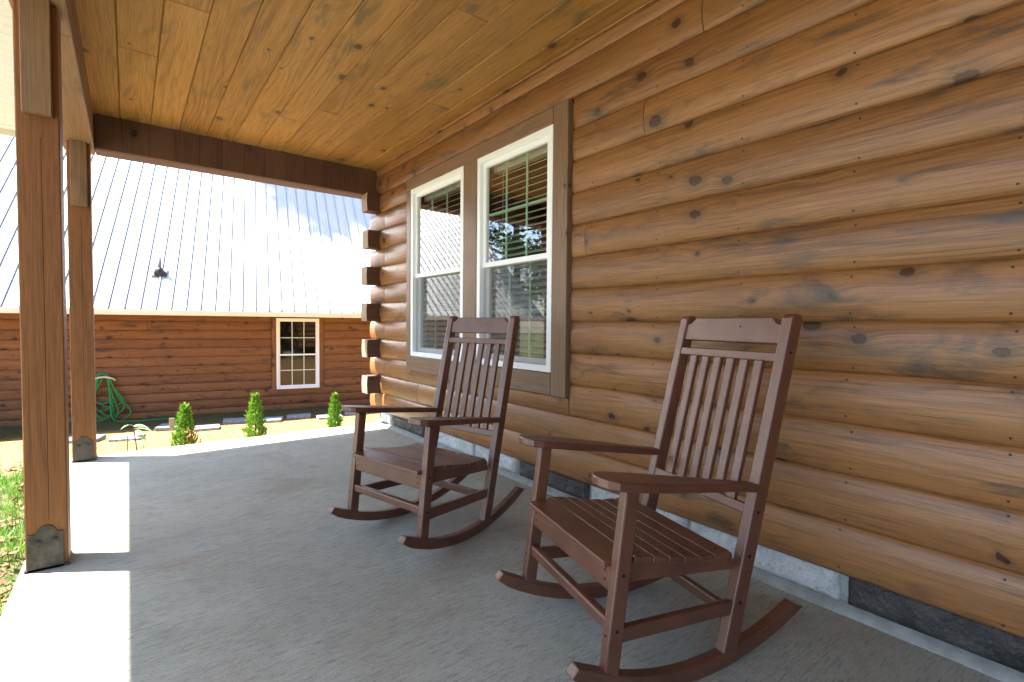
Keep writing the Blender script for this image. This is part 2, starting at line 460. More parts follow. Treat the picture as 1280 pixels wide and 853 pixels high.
# window opening (outer edge of the timber trim)
TY0, TY1, TZ0, TZ1 = 2.040, 4.078, .603, 2.285
wall = MB()
joints = {2: [1.235], 4: [1.535], 5: [-.6], 7: [1.915], 8: [-1.4], 10: [-.9], 12: [3.1], 13: [3.9], 1: [-.2], 3: [-2.2], 6: [-2.5], 9: [-3.1], 11: [-1.9]}
for k in range(1, 15):
    z0 = seam(k)
    if z0 + COURSE > 2.49: continue
    spans = []
    inwin = z0 + COURSE > TZ0 + .02 and z0 < TZ1 - .02
    even = (k % 2 == 1)          # rows with a crossing log end
    yend = 4.715 if even else 4.985
    full = inwin and z0 > TZ0 - .02
    if inwin: spans = [(Y0, TY0 - .009), (TY1 + .009, yend)]
    else: spans = [(Y0, yend)]
    cut = list(joints.get(k, []))
    if not even: cut.append(4.60)
    for (a, c) in spans:
        pts = [a] + sorted(q for q in cut if a + .1 < q < c - .1) + [c]
        for i in range(len(pts) - 1):
            ya = pts[i] + (.0026 if i else 0); yb = pts[i + 1] - (.0026 if i < len(pts) - 2 else 0)
            add_log(wall, ya, yb, z0, round0=(abs(pts[i] - (TY1 + .009)) < 1e-4), round1=(inwin and abs(pts[i + 1] - (TY0 - .009)) < 1e-4) or (not even and i == len(pts) - 2 and c == yend))
    if inwin and z0 < TZ0:       # the log under the sill, cut to the trim
        for (a, c) in ((TY0 - .006, 3.05), (3.053, TY1 + .006)):
            add_log(wall, a, c, z0, 0, (TZ0 - z0 - .003) / COURSE, back=.05)
# top course squeezed under the trim strip
add_log(wall, Y0, 1.236, seam(1), 0, .33); add_log(wall, 1.239, 4.8, seam(1), 0, .33)
# solid backing
wall.box((.051, Y0, .10), (.12, TY0 + .02, 2.56), 0, 1, mi=1)
wall.box((.051, TY1 - .02, .10), (.12, 4.86, 2.56), 0, 1, mi=1)
wall.box((.051, TY0 + .02, .10), (.12, TY1 - .02, TZ0 + .01), 0, 1, mi=1)
wall.box((.051, TY0 + .02, TZ1 - .01), (.12, TY1 - .02, 2.56), 0, 1, mi=1)
# nail heads, in pairs on every stud
for k in range(2, 15):
    z0 = seam(k)
    y = -2.2
    while y < 4.5:
        yy = y + random.uniform(-.015, .015)
        if not (TY0 - .05 < yy < TY1 + .05 and z0 + COURSE > TZ0):
            for u in (.13, .87):
                uu = u + random.uniform(-.03, .03)
                wall.disc((-log_profile(uu), yy, z0 + uu * COURSE), (-1, 0, (uu - .5) * 1.2), .0042, 7, 2, .001)
        y += .406
part(wall, 'wall', ['log', 'dark', 'nail'])

# strip between the top log and the ceiling
b = MB(); b.box((-.045, Y0, seam(1) + .058), (.0, 4.80, CEIL + .02), .004, 1)
part(b, 'ceiling_trim', 'log')

# crossing log ends at the corner
for j, k in enumerate((3, 5, 7, 9, 11, 13)):
    z0 = seam(k)
    b = MB()
    prof = [(0, .0), (.008, .03), (.010, .09), (.008, .15), (0, .178)]
    x1 = .03; xl = -.145 + random.uniform(-.008, .008)
    sh = random.uniform(-.004, .004)
    n = 7
    pts = []
    for i in range(n):
        u = i / (n - 1)
        pts.append((xl - .005 * (1 - (2 * u - 1) ** 2) + .005, z0 + .002 + u * (COURSE - .006)))
    pts = pts + [(x1, z0 + COURSE - .004), (x1, z0 + .002)]
    gid = random.uniform(0, 90)
    b.prism(pts, lambda p, e: (p[0], (4.722 if e == 0 else 4.862) + sh, p[1]), gid=gid)
    for q in range(2, 2 + n - 1): b.mi[q] = 1
    part(b, 'log_end', ['beam', 'endgrain'])

# end wall of the house (faces the cabin, seen mirrored in the cabin window)
b = MB()
for k in range(1, 15):
    z0 = seam(k) + COURSE * .0
    add_log(b, .03, 7.0, z0, axis='x', x0=4.86, sgn=1, back=.05)
b.box((.12, 4.70, .1), (7.0, 4.80, 4.0), 0, 0, mi=1)
b.box((6.9, Y0, .0), (7.0, 4.70, 4.0), 0, 1, mi=1)
b.box((.12, Y0 - .1, .0), (7.0, Y0, 4.0), 0, 0, mi=1)
part(b, 'end_wall', ['cabin', 'dark'])
# unseen log wall added behind the viewer to block light from that end
b = MB()
for k in range(1, 15):
    add_log(b, -3.1, -.05, seam(k), axis='x', x0=-3.4, sgn=1, back=.05)
b.box((-3.1, -3.58, -.2), (-.05, -3.46, 2.54), 0, 0, mi=1)
part(b, 'light_block_wall', ['log', 'dark'])
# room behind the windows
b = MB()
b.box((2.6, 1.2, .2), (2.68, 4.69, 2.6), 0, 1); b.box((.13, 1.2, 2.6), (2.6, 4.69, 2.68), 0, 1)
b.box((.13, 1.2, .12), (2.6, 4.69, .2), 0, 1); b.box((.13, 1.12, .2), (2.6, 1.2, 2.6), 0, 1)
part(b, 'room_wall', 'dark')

# foundation of rock faced blocks
def rock_block(y0, y1, z0, z1, dark):
    b = MB(); ny = max(6, int((y1 - y0) / .022)); nz = 7
    ph = random.uniform(0, 50)
    vs = []; fs = []
    for j in range(nz + 1):
        for i in range(ny + 1):
            u = i / ny; w = j / nz
            e = min(u * (y1 - y0), (1 - u) * (y1 - y0), w * (z1 - z0), (1 - w) * (z1 - z0))
            bul = min(1, e / .018) ** .6
            y = y0 + u * (y1 - y0); z = z0 + w * (z1 - z0)
            nn = mnoise.noise(V((y * 11 + ph, z * 16, 1))) * .6 + mnoise.noise(V((y * 27 + ph, z * 33, 4))) * .3
            ed = .004 * mnoise.noise(V((y * 40, z * 40 + ph, 7)))
            vs.append((.036 - bul * (.016 + .024 * nn), y + ed, z + ed))
    for j in range(nz):
        for i in range(ny):
            q = j * (ny + 1) + i; fs.append([q, q + 1, q + ny + 2, q + ny + 1])
    # back
    o = len(vs); vs += [(.09, y0, z0), (.09, y1, z0), (.09, y1, z1), (.09, y0, z1)]
    bot = list(range(ny + 1)); top = [nz * (ny + 1) + i for i in range(ny + 1)]
    fs.append(bot[::-1] + [o, o + 1]); fs.append(top + [o + 2, o + 3])
    fs.append([j * (ny + 1) for j in range(nz + 1)] + [o + 3, o]); fs.append([j * (ny + 1) + ny for j in range(nz + 1)][::-1] + [o + 1, o + 2])
    b.raw(vs, fs, None, 0, True)
    return b
stones = [(-2.2, -1.35, 1), (-1.33, -.62, 0), (-.60, .638, 1), (.668, 1.27, 0), (1.292, 1.888, 0), (1.91, 2.53, 1), (2.552, 3.06, 0), (3.08, 3.84, 0), (3.862, 4.50, 1), (4.522, 4.80, 0)]
fnd = MB()
fnd.box((.046, Y0, 0.0), (.12, 4.86, .139), 0, 1)
# sloped mortar fillet at the floor
n = 120
vs = []; fs = []
for i in range(n + 1):
    y = Y0 + (4.86 - Y0) * i / n
    w = .004 * mnoise.noise(V((y * 6, 0, 0))) + .003 * mnoise.noise(V((y * 21, 3, 0)))
    vs += [(-.010 + w, y, .0005), (-.006 + w, y, .007 + .3 * w), (.018, y, .020 + .5 * w), (.05, y, .030 + .5 * w)]
for i in range(n):
    for j in range(3):
        fs.append([i * 4 + j, i * 4 + j + 1, i * 4 + 5 + j, i * 4 + 4 + j])
fnd.raw(vs, fs, None, 0, True)
fo = part(fnd, 'foundation', 'mortar')
for (a, c, dk) in stones:
    s_ = part(rock_block(a, c, .026, .139, dk), 'foundation_stone', 'stone_dark' if dk else 'stone_light', fo)
    s_['label'] = 'black rock faced foundation stone' if dk else 'pale grey rock faced foundation stone'

# window trim boards
b = MB()
tx0, tx1 = -.036, .05
b.box((tx0, TY0, TZ0), (tx1, 2.166 - .004, TZ1), .003, 2)
b.box((tx0, 4.004, TZ0 + .095), (tx1, TY1, TZ1 - .09), .003, 2)
b.box((tx0 - .003, 2.166 - .002, 2.190), (tx1, TY1, TZ1 - .002), .003, 1)
b.box((tx0 - .002, 2.166 - .002, TZ0 + .002), (tx1, 2.86, .736), .003, 1)
b.box((tx0 - .002, 2.862, TZ0 + .002), (tx1, TY1 - .001, .736), .003, 1)
b.box((tx0, 2.961, .7365), (tx1, 3.136, 2.1895), .003, 2)
part(b, 'window_trim', 'trim')

def window(parent, y0, y1, z0, z1, T, room=True, screen=True, blinds=True):
    """double hung window; T maps (y along wall, z, depth out of wall) to world"""
    def bx(mb, ya, yb, za, zb, d0, d1, bev=.002, mi=0):
        # d positive = outwards
        c = T((ya + yb) / 2, (za + zb) / 2, (d0 + d1) / 2)
        A = (T(1, 0, 0) - T(0, 0, 0)); B = V((0, 0, 1))
        mb.board(c, (yb - ya, zb - za, abs(d1 - d0)), A, B, 0, bev, mi)
    f = MB(); w = .040
    bx(f, y0, y1, z1 - w, z1, -.06, .022); bx(f, y0, y1, z0, z0 + w, -.06, .022)
    bx(f, y0, y0 + w, z0 + w, z1 - w, -.06, .0215); bx(f, y1 - w, y1, z0 + w, z1 - w, -.06, .0215)
    win = empty('window', (0, 0, 0)); 
    win.parent = parent
    fo = part(f, 'window', 'vinyl', parent) if False else None
    bpy.data.objects.remove(win)
    fr = part(f, 'window', 'vinyl', parent)
    zm = z0 + (z1 - z0) * .482
    iy0, iy1 = y0 + w, y1 - w
    def sash(za, zb, d):
        s = MB(); r = .034
        bx(s, iy0, iy1, zb - r, zb, d - .03, d); bx(s, iy0, iy1, za, za + r, d - .03, d)
        bx(s, iy0, iy0 + r, za + r, zb - r, d - .03, d - .0005); bx(s, iy1 - r, iy1, za + r, zb - r, d - .03, d - .0005)
        part(s, 'sash', 'vinyl', fr)
        g = MB(); ga, gb, gc, gd = iy0 + r, iy1 - r, za + r, zb - r
        bx(g, ga, gb, gc, gd, d - .0165, d - .0155, 0)
        # single sheet
        g = MB()
        g.raw([T(ga, gc, d - .015), T(gb, gc, d - .015), T(gb, gd, d - .015), T(ga, gd, d - .015)], [[0, 1, 2, 3]])
        part(g, 'pane', 'glass' if room else 'cabin_glass', fr)
        m = MB(); q = .008
        for t in (1 / 3, 2 / 3):
            yc = ga + (gb - ga) * t; bx(m, yc - q, yc + q, gc, gd, d - .026, d - .020, 0)
        zc = (gc + gd) / 2
        for (p0, p1) in ((0, 1 / 3), (1 / 3, 2 / 3), (2 / 3, 1)):
            bx(m, ga + (gb - ga) * p0 + q, ga + (gb - ga) * p1 - q, zc - q, zc + q, d - .026, d - .020, 0)
        part(m, 'muntin', 'muntin' if room else 'vinyl', fr)
        return ga, gb, gc, gd
    sash(zm - .017, z1 - w, -.002)
    ga, gb, gc, gd = sash(z0 + w, zm + .017, -.034)
    if screen:
        s = MB(); s.raw([T(iy0, z0 + w, -.012), T(iy1, z0 + w, -.012), T(iy1, zm - .018, -.012), T(iy0, zm - .018, -.012)], [[0, 1, 2, 3]])
        part(s, 'insect_screen', 'screen', fr)
    if blinds:
        bl = MB(); z = z0 + .07; tilt = R(28)
        A = T(1, 0, 0) - T(0, 0, 0); O = T(0, 0, 1) - T(0, 0, 0)
        while z < z1 - .09:
            Bv = O * math.cos(tilt) + V((0, 0, 1)) * -math.sin(tilt)
            bl.board(T((y0 + y1) / 2, z, -.088), (y1 - y0 - .10, .050, .003), A, Bv, 0, 0)
            z += .043
        bx(bl, y0 + .04, y1 - .04, z1 - .09, z1 - .035, -.15, -.09)
        for t in (.2, .8):
            yc = y0 + (y1 - y0) * t
            bx(bl, yc - .0015, yc + .0015, z0 + .06, z1 - .09, -.091, -.089, 0)
        part(bl, 'blind', 'blind', fr)
    return fr
TW = lambda y, z, d: V((-.012 - d, y, z))
wr = window(house, 2.1665, 2.9565, .7385, 2.188, TW)
wl = window(house, 3.1405, 4.0005, .7385, 2.188, TW)

# ceiling planks
b = MB(); x = -2.215; idx = 0
cuts = {0: [2.2], 1: [3.56, -1.0], 2: [2.9], 3: [], 4: [1.4], 5: [], 6: [4.0], 7: [3.7], 8: [2.1], 9: [], 10: [3.1], 11: [1.0], 12: []}
while x < -.04:
    w = .186
    pts = [Y0] + sorted(cuts.get(idx, []) + [-1.8 + .37 * (idx % 4)]) + [4.82]
    for i in range(len(pts) - 1):
        x1 = min(x + w, -.03)
        b.box((x + .001, pts[i] + .0008, CEIL), (x1 - .001, pts[i + 1] - .0008, CEIL + .02), .0045, 1)
    x += w; idx += 1
b.box((-2.4, Y0, CEIL + .0205), (.1, 5.0, CEIL + .03), 0, 1)
part(b, 'ceiling', 'ceil')

# end beam, clad in short vertical boards, and the front beam on the posts
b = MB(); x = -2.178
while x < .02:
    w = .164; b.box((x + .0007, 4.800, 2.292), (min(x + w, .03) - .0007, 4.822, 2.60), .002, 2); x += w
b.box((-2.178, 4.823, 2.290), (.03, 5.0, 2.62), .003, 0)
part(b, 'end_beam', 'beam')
b = MB(); b.box((-2.36, Y0, 2.287), (-2.181, 3.0, 2.62), .004, 1); b.box((-2.36, 3.003, 2.289), (-2.1815, 5.0, 2.62), .004, 1)
part(b, 'front_beam', 'brace')

# posts
def post(x0, x1, y0, y1, lab):
    b = MB(); b.box((x0, y0, .012), (x1, y1, 2.286), .004, 2)
    # drying check
    b.box((x0 + .072, y0 - .0004, .2), (x0 + .0735, y0 + .004, 1.75), 0, 2, mi=1)
    p = part(b, 'porch_post', ['post', 'black'])
    b = MB(); b.box((x0 + .022, y0 - .039, 1.835), (x0 + .111, y0 - .001, 2.40), .003, 2)
    part(b, 'brace_board', 'brace', p)
    b = MB()
    xc = (x0 + x1) / 2; w = (x1 - x0) / 2 - .014
    prof = [(xc - w - .008, 0.001), (xc + w, .001), (xc + w, .152), (xc + w * .62, .152), (xc + w * .55, .163)]
    for i in range(0, 9):
        a = math.pi * i / 8; prof.append((xc + w * .5 * math.cos(a), .163 + .020 * math.sin(a)))
    prof += [(xc - w * .55, .163), (xc - w * .62, .152), (xc - w - .008, .152)]
    b.prism(prof, lambda q, e: (q[0], y0 - (.001 if e else .006), q[1]))
    b.box((x0 - .004, y0 - .006, .001), (x1 + .004, y1 + .004, .0115), .001, 0)
    for sx in (-.5, .5):
        b.disc((xc + sx * w, y0 - .006, .118), (0, -1, 0), .011, 10, 0, .006)
        b.disc((xc + sx * w, y0 - .012, .118), (0, -1, 0), .006, 6, 0, .006)
    pp = part(b, 'base_plate', 'plate', p)
    return p
post(-2.34, -2.210, 2.745, 2.875, None)
post(-2.33, -2.20, 4.712, 4.842, None)
post(-2.34, -2.210, .55, .68, None) if False else None
post(-2.34, -2.210, -3.5, -3.37, None)

# soffit outside the front beam, fascia, roof
EX, EY = -3.17, 5.30
b = MB(); y = Y0
while y < EY - .11:
    b.box((EX + .03, y, 2.452), (-2.361, y + .098, 2.47), .006, 0); y += .102
b.box((EX + .03, EY - .11, 2.445), (.4, EY - .02, 2.47), .004, 0)
b.box((-2.36, 5.001, 2.452), (.4, EY - .111, 2.47), 0, 0)
part(b, 'soffit', 'soffit')
b = MB(); b.box((EX, Y0, 2.40), (EX + .025, EY, 2.60), .003, 1); b.box((EX + .026, EY - .018, 2.40), (.4, EY + .006, 2.62), .003, 0)
part(b, 'fascia', 'gutter')
b = MB()
b.prism([(EX - .03, 2.601), (3.6, 4.3), (7.2, 3.2), (7.2, 3.26), (3.6, 4.38), (EX - .03, 2.66)], lambda q, e: (q[0], (Y0 - .1, EY + .03)[e], q[1]))
part(b, 'roof', 'roofing')
# gable closure above the end beam
b = MB(); b.prism([(EX + .1, 2.621), (7.0, 2.621), (7.0, 3.2), (3.6, 4.25), (EX + .1, 2.64)], lambda q, e: (q[0], (5.0, 5.06)[e], q[1]))
part(b, 'gable', 'cabin')

# utility meter on the end wall
mt = empty('utility_meter', (1.05, 4.915, 1.2))
tag(mt, 'pale blue meter box on the log end wall, mirrored in the small cabin window', 'meter')
b = MB(); b.box((.90, 4.912, 1.02), (1.20, 5.03, 1.42), .01, 2); part(b, 'meter_box', 'meter', mt)
b = MB(); b.tube([(1.05, 5.0, 1.42), (1.05, 5.0, 2.44)], .025, 10); part(b, 'conduit', 'meter', mt)
b = MB(); b.tube([(1.05, 5.032, 1.25), (1.05, 5.10, 1.25)], .075, 18); part(b, 'dial', 'meter', mt)

# ------------------------------------------------------------------ neighbouring cabin
AZ = R(100.5)
DV = V((math.sin(AZ), math.cos(AZ), 0)); NV = V((DV.y, -DV.x, 0))
Q0 = V((CAM.x, CAM.y, 0)) - NV * 11.90
def Q(s, z, d=0.0): return Q0 + DV * s + NV * d + V((0, 0, z))
cabin = empty('log_cabin', tuple(Q(-3, -.95)))
tag(cabin, 'log cabin across the yard under a bright white ribbed metal roof', 'cabin')
S0, S1 = -8.65, 5.4
EOFF, EZ, ROFF, RZ = 1.0, 1.240, -3.6, 6.07
WS0, WS1, WZ0, WZ1 = .376, 1.248, -.432, 1.118
def cab_log(mb, s0, s1, z0):
    t = MB(); add_log(t, s0, s1, z0, nseg=8)
    mb.raw([Q(v[1], v[2], -v[0]) for v in t.v], t.f, t.g, 0, True)
b = MB()
cb = 1.032
for k in range(-1, 13):
    z0 = cb - COURSE * k
    zt = z0 + COURSE
    inw = zt > WZ0 - .10 and z0 < WZ1
    pieces = [(S0, WS0 - .095), (WS1 + .095, S1)] if (inw and z0 > WZ0 - .15) else [(S0, S1)]
    js = [random.uniform(-5.0, -1.6), random.uniform(-8, -6)] if k != 1 else [-1.90, -6.5]
    for (a, c) in pieces:
        pts = [a] + sorted(q for q in js if a + .2 < q < c - .2) + [c]
        for i in range(len(pts) - 1):
            cab_log(b, pts[i] + .002, pts[i + 1] - .002, z0)
def cab_box(mb, s0, s1, z0, z1, d0, d1, mi=0, bev=0.0, gid=None, grain='s'):
    c = Q((s0 + s1) / 2, (z0 + z1) / 2, (d0 + d1) / 2)
    if grain == 's': mb.board(c, (s1 - s0, z1 - z0, abs(d1 - d0)), DV, (0, 0, 1), gid, bev, mi)
    else: mb.board(c, (z1 - z0, s1 - s0, abs(d1 - d0)), (0, 0, 1), DV, gid, bev, mi)
cab_box(b, S0, WS0 + .02, -1.3, 1.25, -.14, -.052, 1)
cab_box(b, WS1 - .02, S1, -1.3, 1.25, -.14, -.052, 1)
cab_box(b, WS0 + .02, WS1 - .02, -1.3, WZ0 + .01, -.14, -.052, 1)
cab_box(b, WS0 + .02, WS1 - .02, WZ1 - .01, 1.25, -.14, -.052, 1)
part(b, 'wall', ['cabin', 'dark'], cabin)
# gable end on the left
b = MB()
k = 0; z = -1.13
while z < 5.3:
    zt = z + COURSE
    top = min(1.25, 99) if z < 1.2 else None
    d_lo = -2 * 4.1 + .0 if z < 1.2 else ROFF * 2 + 0
    # half width at this height
    frac = 0 if z < 1.2 else (z + COURSE - 1.2) / (RZ - 1.2)
    da = 0.0 + (ROFF) * frac - .02; dc = 2 * ROFF - ROFF * frac + .02
    if da - dc > .3:
        cab = MB(); add_log(cab, dc, da, z, nseg=6)
        b.raw([Q(S0 + v[0] - .01, v[2], v[1]) for v in cab.v], cab.f, cab.g, 0, True)
    z += COURSE
cab_box(b, S0 + .045, S0 + .1, -1.3, 1.25, 2 * ROFF, -.15, 1)
cab_box(b, S0, S1, -1.3, 1.25, 2 * ROFF - .1, 2 * ROFF - .02, 1)
cab_box(b, S1 - .1, S1, -1.3, 1.25, 2 * ROFF, -.15, 1)
part(b, 'gable_wall', ['cabin', 'dark'], cabin)
# eave soffit + gutter
b = MB(); cab_box(b, S0 - .3, S1 + .3, 1.165, 1.185, -.05, EOFF - .09, 0)
part(b, 'soffit', 'gutter', cabin)
b = MB()
gp = [(0, 1.135), (.085, 1.135), (.10, 1.165), (.11, 1.230), (.102, 1.233), (.092, 1.170), (.08, 1.143), (.008, 1.143), (.008, 1.230), (0, 1.230)]
b.prism(gp, lambda q, e: Q((S0 - .35, S1 + .35)[e], q[1], EOFF - .09 + q[0]))
part(b, 'gutter', 'gutter', cabin)
# ribbed metal roof: profile along s, swept from eave to ridge
def roof_sheet(front=True):
    b = MB(); vs = []; fs = []
    prof = []
    s = S0 - .30; p = .2286
    while s < S1 + .30:
        prof += [(s, .0), (s + .006, .027), (s + .020, .027), (s + .0205, -.014), (s + .033, -.014), (s + .0335, .004), (s + .040, .004), (s + .048, 0), (s + .098, 0), (s + .104, .003), (s + .116, .003), (s + .122, 0), (s + .164, 0), (s + .170, .003), (s + .182, .003), (s + .188, 0)]
        s += p
    n = len(prof)
    d0, z0 = EOFF, EZ; d1, z1 = ROFF, RZ
    if not front: d0 = 2 * ROFF - EOFF
    sl = V((d1 - d0, z1 - z0)).normalized(); nd, nz = (-sl.y, sl.x) if not front else (sl.y, -sl.x)
    if nz < 0: nd, nz = -nd, -nz
    for (d, z) in ((d0, z0), (d1, z1)):
        for (s, h) in prof:
            q = Q(s, z + nz * h, d + nd * h); vs.append(q)
    for i in range(n - 1): fs.append([i, i + 1, n + i + 1, n + i])
    # underside closes it into a solid sheet
    o = len(vs); a, c = prof[0][0], prof[-1][0]
    vs += [Q(a, z0 - .05, d0), Q(c, z0 - .05, d0), Q(c, z1 - .05, d1), Q(a, z1 - .05, d1)]
    fs.append([o, o + 1, o + 2, o + 3])
    fs.append(list(range(n)) + [o + 1, o]); fs.append([0, n, o + 3, o]); fs.append([n - 1, 2 * n - 1, o + 2, o + 1])
    b.raw(vs, fs, None, 0, False)
    return b
part(roof_sheet(True), 'roof', 'roof', cabin); part(roof_sheet(False), 'roof', 'roof', cabin)
b = MB(); b.prism([(-.16, RZ - .12), (0, RZ + .06), (.16, RZ - .12), (.15, RZ - .14), (0, RZ + .04), (-.15, RZ - .14)], lambda q, e: Q((S0 - .3, S1 + .3)[e], q[1], ROFF + q[0]))
part(b, 'ridge_cap', 'roof', cabin)
# rake boards
for dd, sg in ((EOFF, 1), (2 * ROFF - EOFF, -1)):
    for ss in (S0 - .325, S1 + .285):
        b = MB(); b.prism([(dd, EZ - .16), (ROFF, RZ - .18), (ROFF, RZ + .01), (dd, EZ + .02)], lambda q, e: Q(ss + (0, .02)[e], q[1], q[0]))
        part(b, 'rake_board', 'gutter', cabin)
# vent pipe on the roof
def roof_z(d): return EZ + (EOFF - d) * (RZ - EZ) / (EOFF - ROFF)
VS, VD = -1.65, .345
vz = roof_z(VD)
b = MB(); b.tube([Q(VS, vz - .1, VD), Q(VS, vz + .31, VD)], .038, 14); vp = part(b, 'vent_pipe', 'pvc', cabin)
b = MB(); b.tube([Q(VS, vz - .04, VD), Q(VS, vz + .09, VD), Q(VS, vz + .12, VD)], [.10, .065, .045], 14)
sl = V((0, 0, RZ - EZ)) + NV * (ROFF - EOFF); sl.normalize()
b.board(Q(VS, vz + .035, VD), (.26, .22, .012), DV, sl, 0, .002)
part(b, 'pipe_boot', 'rubber', vp)
# cabin window
TC = lambda s, z, d: Q(s, z, d + .012)
cw = window(cabin, WS0, WS1, WZ0, WZ1, TC, room=False, screen=False, blinds=False)
b = MB()
cab_box(b, WS0 - .092, WS0 - .002, WZ0 - .10, 1.16, -.05, .036, 0, .003, grain='z')
cab_box(b, WS1 + .002, WS1 + .092, WZ0 - .10, 1.16, -.05, .036, 0, .003, grain='z')
cab_box(b, WS0 - .001, WS1 + .001, WZ0 - .098, WZ0 - .002, -.05, .038, 0, .003)
part(b, 'window_trim', 'cabin', cabin)
b = MB(); cab_box(b, WS0 - .6, WS1 + .6, WZ0 - .6, 1.3, -1.6, -1.5, 0); cab_box(b, WS0 - .6, WS0 - .5, WZ0 - .6, 1.3, -1.5, -.15, 0)
cab_box(b, WS1 + .5, WS1 + .6, WZ0 - .6, 1.3, -1.5, -.15, 0); cab_box(b, WS0 - .6, WS1 + .6, 1.2, 1.25, -1.5, -.15, 0); cab_box(b, WS0 - .6, WS1 + .6, WZ0 - .6, WZ0 - .5, -1.5, -.15, 0)
part(b, 'room_wall', 'dark', cabin)

def leaf_mesh(mb, c, d, w, l, tint, up=None, bend=0):
    """one small leaf blade: a kite quad"""
    d = V(d).normalized(); s = d.cross(V((random.uniform(-1, 1), random.uniform(-1, 1), random.uniform(-1, 1))))
    if s.length < 1e-4: s = V((1, 0, 0))
    s.normalize(); c = V(c)
    mb.raw([c, c + d * l * .5 + s * w * .5, c + d * l, c + d * l * .5 - s * w * .5], [[0, 1, 2, 3]], None, 0, False, tint)

# leaf litter caught in the gutter
b = MB()
for i in range(170):
    s = random.choice([random.uniform(-.6, 2.7), random.gauss(.1, .15), random.uniform(-4, 2.7)])
    p = Q(s, 1.233 + random.uniform(0, .014), EOFF - .045 + random.uniform(-.05, .05))
    leaf_mesh(b, p, (random.uniform(-1, 1), random.uniform(-1, 1), random.uniform(-.1, .5)), random.uniform(.015, .03), random.uniform(.03, .06), random.random())
o = b.build('leaf_litter', 'litter', None, True); tag(o, 'dark dead leaves caught along the cabin gutter', 'leaf litter', kind='stuff')

# ------------------------------------------------------------------ garden hose on the cabin wall
def smooth(pts, n=8):
    out = []
    P = [V(p) for p in pts]
    for i in range(len(P) - 1):
        p0 = P[max(i - 1, 0)]; p1 = P[i]; p2 = P[i + 1]; p3 = P[min(i + 2, len(P) - 1)]
        for j in range(n):
            t = j / n
            out.append(.5 * ((2 * p1) + (p2 - p0) * t + (2 * p0 - 5 * p1 + 4 * p2 - p3) * t * t + (3 * p1 - p0 - 3 * p2 + p3) * t ** 3))
    out.append(P[-1]); return out
hs, hz = -2.57, -.06
hr = empty('hose_hanger', tuple(Q(hs, hz, .05))); tag(hr, 'small white wall bracket holding the coiled green hose', 'hose hanger')
b = MB(); b.tube(smooth([Q(hs - .16, hz - .05, .06), Q(hs - .12, hz + .0, .13), Q(hs, hz + .025, .15), Q(hs + .12, hz, .13), Q(hs + .16, hz - .05, .06)], 6), .016, 8)
part(b, 'bracket', 'gutter', hr)
path = []
drops = [(-.40, .88, .0), (.20, .55, .02), (-.24, .62, .03), (.34, .86, .03), (.10, .84, .05), (-.16, .48, .05), (.22, .72, .06), (-.30, .80, .07)]
for i, (dx, dz, dd) in enumerate(drops):
    lft = hs - .06 + random.uniform(-.03, .02); rt = hs + .05 + random.uniform(-.02, .04); o_ = .10 + dd * .5
    path += [Q(lft, hz + .035 + .004 * i, o_), Q(hs, hz + .05 + .004 * i, o_), Q(rt, hz + .02, o_)]
    path += [Q(hs + .10 + max(0, dx) * .45, hz - dz * .45, o_), Q(hs + .13 + max(0, dx) * .8, hz - dz * .80, o_), Q(hs + .5 * dx * .6 + .02, hz - dz, o_), Q(hs - .14 + min(0, dx) * .6, hz - dz * .72, o_), Q(hs - .12, hz - dz * .3, o_)]
path += [Q(hs + .02, hz + .05, .12), Q(hs + .07, hz - .1, .12), Q(hs + .10, hz - .5, .13), Q(hs + .16, -.84, .2), Q(hs + .5, -.865, .38), Q(hs + 1.0, -.85, .42), Q(hs + 1.25, -.84, .36)]
b = MB(); b.tube(smooth(path, 6), .0135, 8)
ho = b.build('garden_hose', 'hose'); tag(ho, 'bright green garden hose hung in loops on the cabin wall', 'hose')

# ------------------------------------------------------------------ paving slabs by the cabin wall
def gz(x, y): return ground_h(x, y)
pav = [(-2.55, 10.55, .42, .30, 'grey paving slab half hidden behind the far porch post'),
       (-2.03, 10.22, .40, .30, 'grey paving slab nearest the hanging hose, its edge in the sun'),
       (-1.42, 10.88, .40, .32, 'grey paving slab between the hose and the rust tinged shrub'),
       (-.93, 10.42, .38, .30, 'grey paving slab just right of the rust tinged shrub'),
       (-.42, 10.85, .42, .32, 'rough pale slab between the rust tinged and the middle shrub'),
       (.16, 10.55, .32, .28, 'small grey slab peeking out right of the middle shrub'),
       (.66, 10.66, .44, .30, 'grey paving slab under the cabin window'),
       (1.13, 10.24, .46, .30, 'grey paving slab left of the shrub by the house corner'),
       (1.72, 10.40, .44, .30, 'grey paving slab right of the shrub by the house corner')]
for (x, y, w, d, lab) in pav:
    y -= .33; e = MB(); z = gz(x, y)
    a = random.uniform(-.15, .15) - .27
    e.board((0, 0, .02), (w, d, .06), (math.cos(a), math.sin(a), 0), (-math.sin(a), math.cos(a), 0), 0, .008)
    o = e.build('paving_slab', 'paver'); o.location = (x, y, z + .012); o.rotation_euler = (random.uniform(-.03, .06), random.uniform(-.03, .03), 0)
    tag(o, lab, 'paving slab', 'paving slabs along the cabin wall')

# wooden step at the far left
st = empty('wooden_step', (-4.4, 10.2, -.8)); tag(st, 'low pale wooden step in front of the cabin wall at far left', 'step')
b = MB()
for i in range(4):
    c = Q(-4.56, -.665, 1.30 + .185 * i); b.board(c, (1.7, .18, .038), DV, NV, None, .003)
part(b, 'tread', 'step', st)
b = MB(); c = Q(-4.56, -.78, 1.94); b.board(c, (1.68, .19, .035), DV, (0, 0, 1), None, .003); b.board(Q(-3.74, -.78, 1.57), (.72, .19, .035), NV, (0, 0, 1), None, .003)
part(b, 'riser', 'beam', st)

